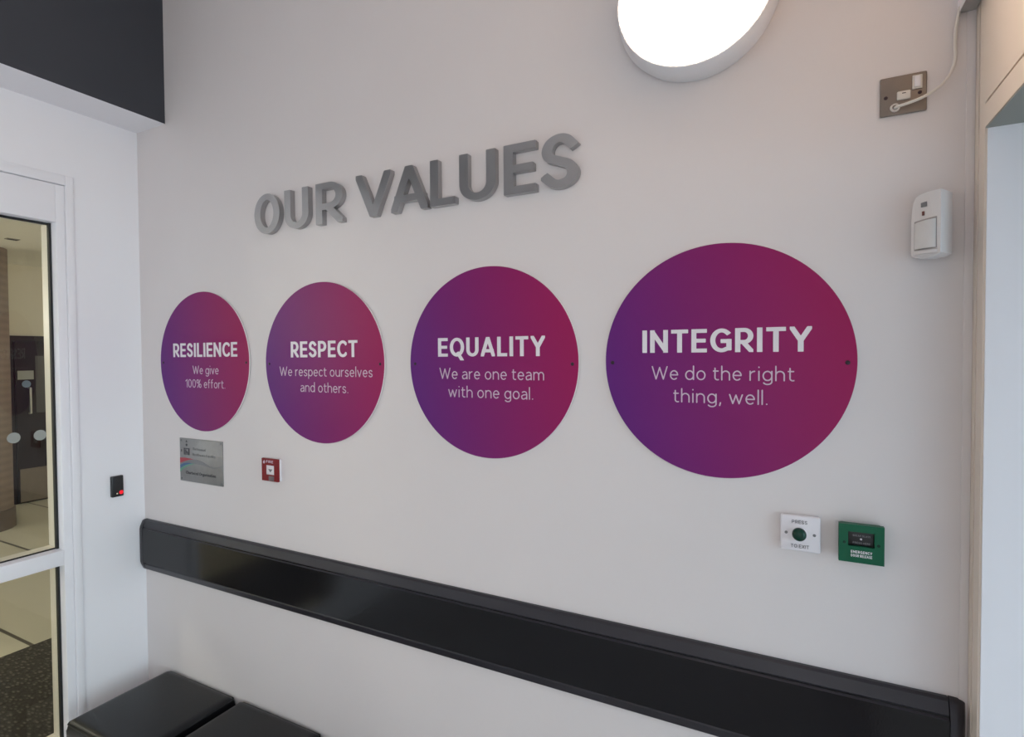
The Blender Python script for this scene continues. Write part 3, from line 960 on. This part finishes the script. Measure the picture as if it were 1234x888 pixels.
# ------------------------------------------------------------------ green emergency release
gb = empty('emergency_release', (.1515, 0, 1.367))
tag(gb, 'green square emergency door release beside the exit button', 'button')
box('back_box', M['green'], -.040, .040, -.020, 0, -.040, .040, gb, bev=.002)
bm = bmesh.new()
for b in ((-.044, -.0255, -.034, -.020, -.0435, .0435), (.0255, .044, -.034, -.020, -.0435, .0435), (-.0256, .0256, -.034, -.020, .027, .0435), (-.0256, .0256, -.034, -.020, -.0435, -.006)):
    bx(bm, *b)
bm_obj('front_cover', bm, M['green'], gb, smooth=True)
box('press_panel', M['black'], -.0255, .0255, -.028, -.020, -.006, .027, gb, bev=.0008)
lettering('panel_text', 'BREAK GLASS', M['print_grey'], gb, -.016, .018, .0155, .0042, -.028, w=.16, gap=.2, res=32)
lettering('panel_text', 'PRESS HERE', M['print_grey'], gb, -.016, .018, -.0010, .0042, -.028, w=.16, gap=.2, res=32)
bm = lathe_y(bmesh.new(), [(0, 0), (.0022, 0), (.0022, -.0006), (0, -.0006)], 0.0, .0100, 20, -.028)
bm_obj('press_mark', bm, M['print_white'], gb)
lettering('cover_text', 'EMERGENCY', M['print_white'], gb, -.020, .021, -.0215, .0062, -.034, w=.18, gap=.16, res=32)
lettering('cover_text', 'DOOR RELEASE', M['print_white'], gb, -.020, .021, -.0300, .0062, -.034, w=.16, gap=.16, res=32)
for sx in (-.033, .033):
    bm = lathe_y(bmesh.new(), [(0, 0), (.0032, 0), (.003, -.0008), (0, -.001)], sx, .001, 20, -.034)
    bm_obj('screw', bm, M['dgreen'], gb, smooth=True)

# ------------------------------------------------------------------ fused spur, its cable and the trunking
sp = empty('fused_spur', (.2255, 0, 2.3745))
tag(sp, 'square satin metal fused spur plate with white switch high on the wall', 'socket')
box('plate', M['satinsteel'], -.043, .043, -.006, 0, -.043, .043, sp, bev=.003, seg=3)
box('fuse_carrier', M['cream_pl'], -.012, .013, -.012, -.006, -.013, .006, sp, bev=.0025, seg=3)
box('fuse_slot', M['screw'], -.003, .004, -.0126, -.0118, -.0005, .0012, sp)
sw = box('switch_surround', M['cream_pl'], .016, .034, -.009, -.006, .006, .036, sp, bev=.001)
bm = bx(bmesh.new(), .0195, .0305, -.0125, -.008, .0095, .0325, bev=.0015)
bm_obj('rocker', bm, M['white_pl'], sw, smooth=True)
for sx in (-.032, .030):
    bm = lathe_y(bmesh.new(), [(0, 0), (.004, 0), (.0035, -.0012), (0, -.0016)], sx, -.002, 20, -.006)
    bm_obj('screw', bm, M['screw'], sp, smooth=True)
bm = lathe_y(bmesh.new(), [(.0055, 0), (.0055, -.004), (.0085, -.004), (.0095, 0)], -.015, -.027, 32, -.006)
bm_obj('flex_outlet', bm, M['cream_pl'], sp, smooth=True)
bm = tube(bmesh.new(), spline([(.2105, -.004, 2.3475), (.2135, -.016, 2.3462), (.226, -.024, 2.3455), (.247, -.025, 2.3500), (.268, -.022, 2.3590), (.292, -.018, 2.3760), (.308, -.014, 2.4000), (.3155, -.011, 2.4280), (.3150, -.010, 2.4650), (.3165, -.012, 2.4980), (.322, -.014, 2.5330)], 8), .0032, 12)
tag(bm_obj('power_cable', bm, M['cream_pl'], smooth=True), 'thin cream cable looping from the metal spur plate up to the trunking', 'cable')
tk = empty('cable_trunking', (.336, 0, 2.5215))
tag(tk, 'white vertical cable trunking ending above the spur in the wall corner', 'trunking')
zt = CEIL - 2.5215 - .002
boxes('trunking_body', mat('grey_trunking_body', (.42, .41, .41, 1), .5, noise=.02), [(-.0145, .0145, -.060, -.0036, .003, zt)], tk)
boxes('trunking_cover', M['white_pl'], [(-.0155, -.0146, -.0610, -.0002, .0, zt), (-.0155, .0160, -.0625, -.0605, .0, zt)], tk)

# ------------------------------------------------------------------ motion sensor, turned towards the left
ps = empty('motion_sensor', (.2390, 0, 2.003), 0)
tag(ps, 'white motion sensor mounted at an angle on the wall near the corner', 'sensor')
ph = math.radians(38)
FW, FH = .0565, .140
# plan corners in (x, y); the front runs from A (left, at the wall) to B
A2 = Vector((.000, -.028)); B2 = A2 + FW * Vector((math.cos(ph), -math.sin(ph)))
C2 = Vector((B2.x + .0275, -.024)); Z2 = Vector((.004, -.012))
bm = bmesh.new()
# front outline: rounded upper left corner, lower lip curving under
def on_front(u, dy=0.0):
    q = A2.lerp(B2, u)
    n = Vector((-math.sin(ph), -math.cos(ph)))
    return q + n * dy
OUT = [(0, .012), (0, .085), (.02, .105), (.07, .122), (.16, .133), (.30, .1375), (.6, .140), (1, .141), (1, .009), (.85, .004), (.6, .001), (.35, .0015), (.12, .005)]
fv = []
for u, z in OUT:
    bulge = .0035 * math.sin(PI * min(max(u, 0), 1)) 
    q = on_front(u, bulge)
    fv.append(bm.verts.new((q.x, q.y, z)))
bm.faces.new(fv)
bk = []
for u, z in OUT:
    q = Z2.lerp(C2, u)
    bk.append(bm.verts.new((q.x, q.y, .006 + (z - .006) * .985)))
bm.faces.new(bk[::-1])
for i in range(len(OUT)):
    j = (i + 1) % len(OUT)
    bm.faces.new((fv[i], fv[j], bk[j], bk[i]))
bm_obj('housing', bm, M['pir'], ps)
box('bracket', M['pir'], .010, .056, -.026, 0, .02, .12, ps, bev=.003)
bm = bmesh.new()
n = 14
def win(u0, u1, z0, z1, d0, d1, name, m, rise=.004):
    bm = bmesh.new()
    top, bot, topb, botb = [], [], [], []
    for k in range(n + 1):
        t = k / n; u = u0 + (u1 - u0) * t
        c = math.sin(PI * t) ** .6
        q = on_front(u, .0035 * math.sin(PI * u) + d0 + (d1 - d0) * c); r = on_front(u, -.002)
        top.append(bm.verts.new((q.x, q.y, z1 + rise * t))); bot.append(bm.verts.new((q.x, q.y, z0)))
        topb.append(bm.verts.new((r.x, r.y, z1 + rise * t))); botb.append(bm.verts.new((r.x, r.y, z0)))
    for k in range(n):
        bm.faces.new((top[k], top[k + 1], bot[k + 1], bot[k]))
        bm.faces.new((top[k], topb[k], topb[k + 1], top[k + 1]))
        bm.faces.new((bot[k], bot[k + 1], botb[k + 1], botb[k]))
    bm.faces.new((top[0], bot[0], botb[0], topb[0])); bm.faces.new((top[-1], topb[-1], botb[-1], bot[-1]))
    return bm_obj(name, bm, m, ps, smooth=True)
win(.12, .885, .0195, .0815, .0003, .0005, 'lens_recess', mat('sensor_recess_grey', (.36, .33, .32, 1), .5))
win(.15, .86, .021, .077, .002, .007, 'lens', M['lens'])
win(.12, .90, .010, .0165, .001, .005, 'lower_lip', M['pir'], 0)
win(.36, .56, .110, .119, .0003, .0008, 'emblem', M['print_grey'], .001)
win(.40, .47, .092, .1005, .0003, .0006, 'indicator_window', mat('dark_red_window', (.16, .05, .04, 1), .3), 0)

# ------------------------------------------------------------------ door reader on the left wall
cr = empty('card_reader', (XL, -.1217, 1.2245))
tag(cr, 'small black card reader with a red light beside the glazed door', 'reader')
box('housing', M['black'], 0, .018, -.024, .024, -.047, .047, cr, bev=.004, seg=3)
def rled(name, m, y, z, r):
    bm = lathe_y(bmesh.new(), [(0, 0), (r, 0), (r * .9, -.001), (0, -.0014)], 0, 0, 20)
    bmesh.ops.rotate(bm, verts=bm.verts[:], matrix=Matrix.Rotation(PI / 2, 3, 'Z'))
    bmesh.ops.translate(bm, verts=bm.verts[:], vec=(.018, y, z))
    bm_obj(name, bm, m, cr, smooth=True)
rled('red_light', M['led_red'], .013, -.029, .0085)
rled('amber_light', M['led_amber'], -.004, -.032, .0032)

# ------------------------------------------------------------------ bench
bn = empty('bench', (-1.8, -.2, 0))
tag(bn, 'low black leatherette bench of separate pads standing along the wall', 'bench')
BT = .382
def cushion(x0, x1):
    y0, y1 = -.405, -.008
    z0, z1 = BT - .095, BT
    bm = bmesh.new()
    nx, ny = 24, 22
    R = .020
    def prof(t, L):                                     # parameter to position with rounded ends
        return t * L
    top = []
    for i in range(nx + 1):
        row = []
        for j in range(ny + 1):
            u, v = i / nx, j / ny
            # cluster towards the edges
            uu = .5 - .5 * math.cos(PI * u); vv = .5 - .5 * math.cos(PI * v)
            dx = min(uu, 1 - uu) * (x1 - x0); dy = min(vv, 1 - vv) * (y1 - y0)
            drop = 0
            for dd in (dx, dy):
                if dd < R:
                    drop += R - math.sqrt(max(R * R - (R - dd) ** 2, 0))
            crown = .007 * (math.sin(PI * uu) * math.sin(PI * vv)) ** .5
            row.append(bm.verts.new((x0 + uu * (x1 - x0), y0 + vv * (y1 - y0), z1 - .006 - drop * .9 + crown)))
        top.append(row)
    for i in range(nx):
        for j in range(ny):
            bm.faces.new((top[i][j], top[i + 1][j], top[i + 1][j + 1], top[i][j + 1]))
    edge = [top[i][0] for i in range(nx + 1)] + [top[nx][j] for j in range(1, ny + 1)] + [top[i][ny] for i in range(nx - 1, -1, -1)] + [top[0][j] for j in range(ny - 1, 0, -1)]
    low = []
    for (zz, bul) in ((z0 + .05, .004), (z0 + .012, .002), (z0, -.008)):
        ring = []
        for v in edge:
            cx, cy = (x0 + x1) / 2, (y0 + y1) / 2
            sx = 1 + bul / (x1 - x0) * 2 * 0.6; sy = 1 + bul / (y1 - y0) * 2 * .6
            ring.append(bm.verts.new((cx + (v.co.x - cx) * sx, min(cy + (v.co.y - cy) * sy, -.004), zz)))
        low.append(ring)
    prev = edge
    for ring in low:
        for k in range(len(ring)):
            q = (k + 1) % len(ring)
            bm.faces.new((prev[k], prev[q], ring[q], ring[k]))
        prev = ring
    bm.faces.new(prev)
    for v in bm.verts:
        v.co -= Vector((-1.8, -.2, 0))
    o = bm_obj('seat_pad', bm, M['leather'], bn, smooth=True)
    # piping round the upper edge
    z = BT - .018
    P = [(x0 - .001, y0 + .01, z), (x0 - .001, y1 - .01, z), (x0 + .01, y1, z), (x1 - .01, y1, z), (x1 + .001, y1 - .01, z), (x1 + .001, y0 + .01, z), (x1 - .01, y0 - .001, z), (x0 + .01, y0 - .001, z), (x0 - .001, y0 + .01, z)]
    pb = tube(bmesh.new(), P, .003, 8, cap=False)
    for v in pb.verts:
        v.co -= Vector((-1.8, -.2, 0))
    bm_obj('piping', pb, M['leather'], o, smooth=True)
for x0 in (-2.524, -2.024, -1.524):
    cushion(x0, x0 + .456)
lb = [(-2.50 + 1.8, -1.10 + 1.8, -.39 + .2, -.03 + .2, BT - .135, BT - .0955)]
boxes('bench_frame', M['black'], lb, bn, bev=.003)
for lx in (-2.47, -1.13):
    for yy in (-.36, -.06):
        box('leg', M['black'], lx + 1.8 - .02, lx + 1.8 + .02, yy + .2 - .02, yy + .2 + .02, 0, BT - .135, bn, bev=.003)
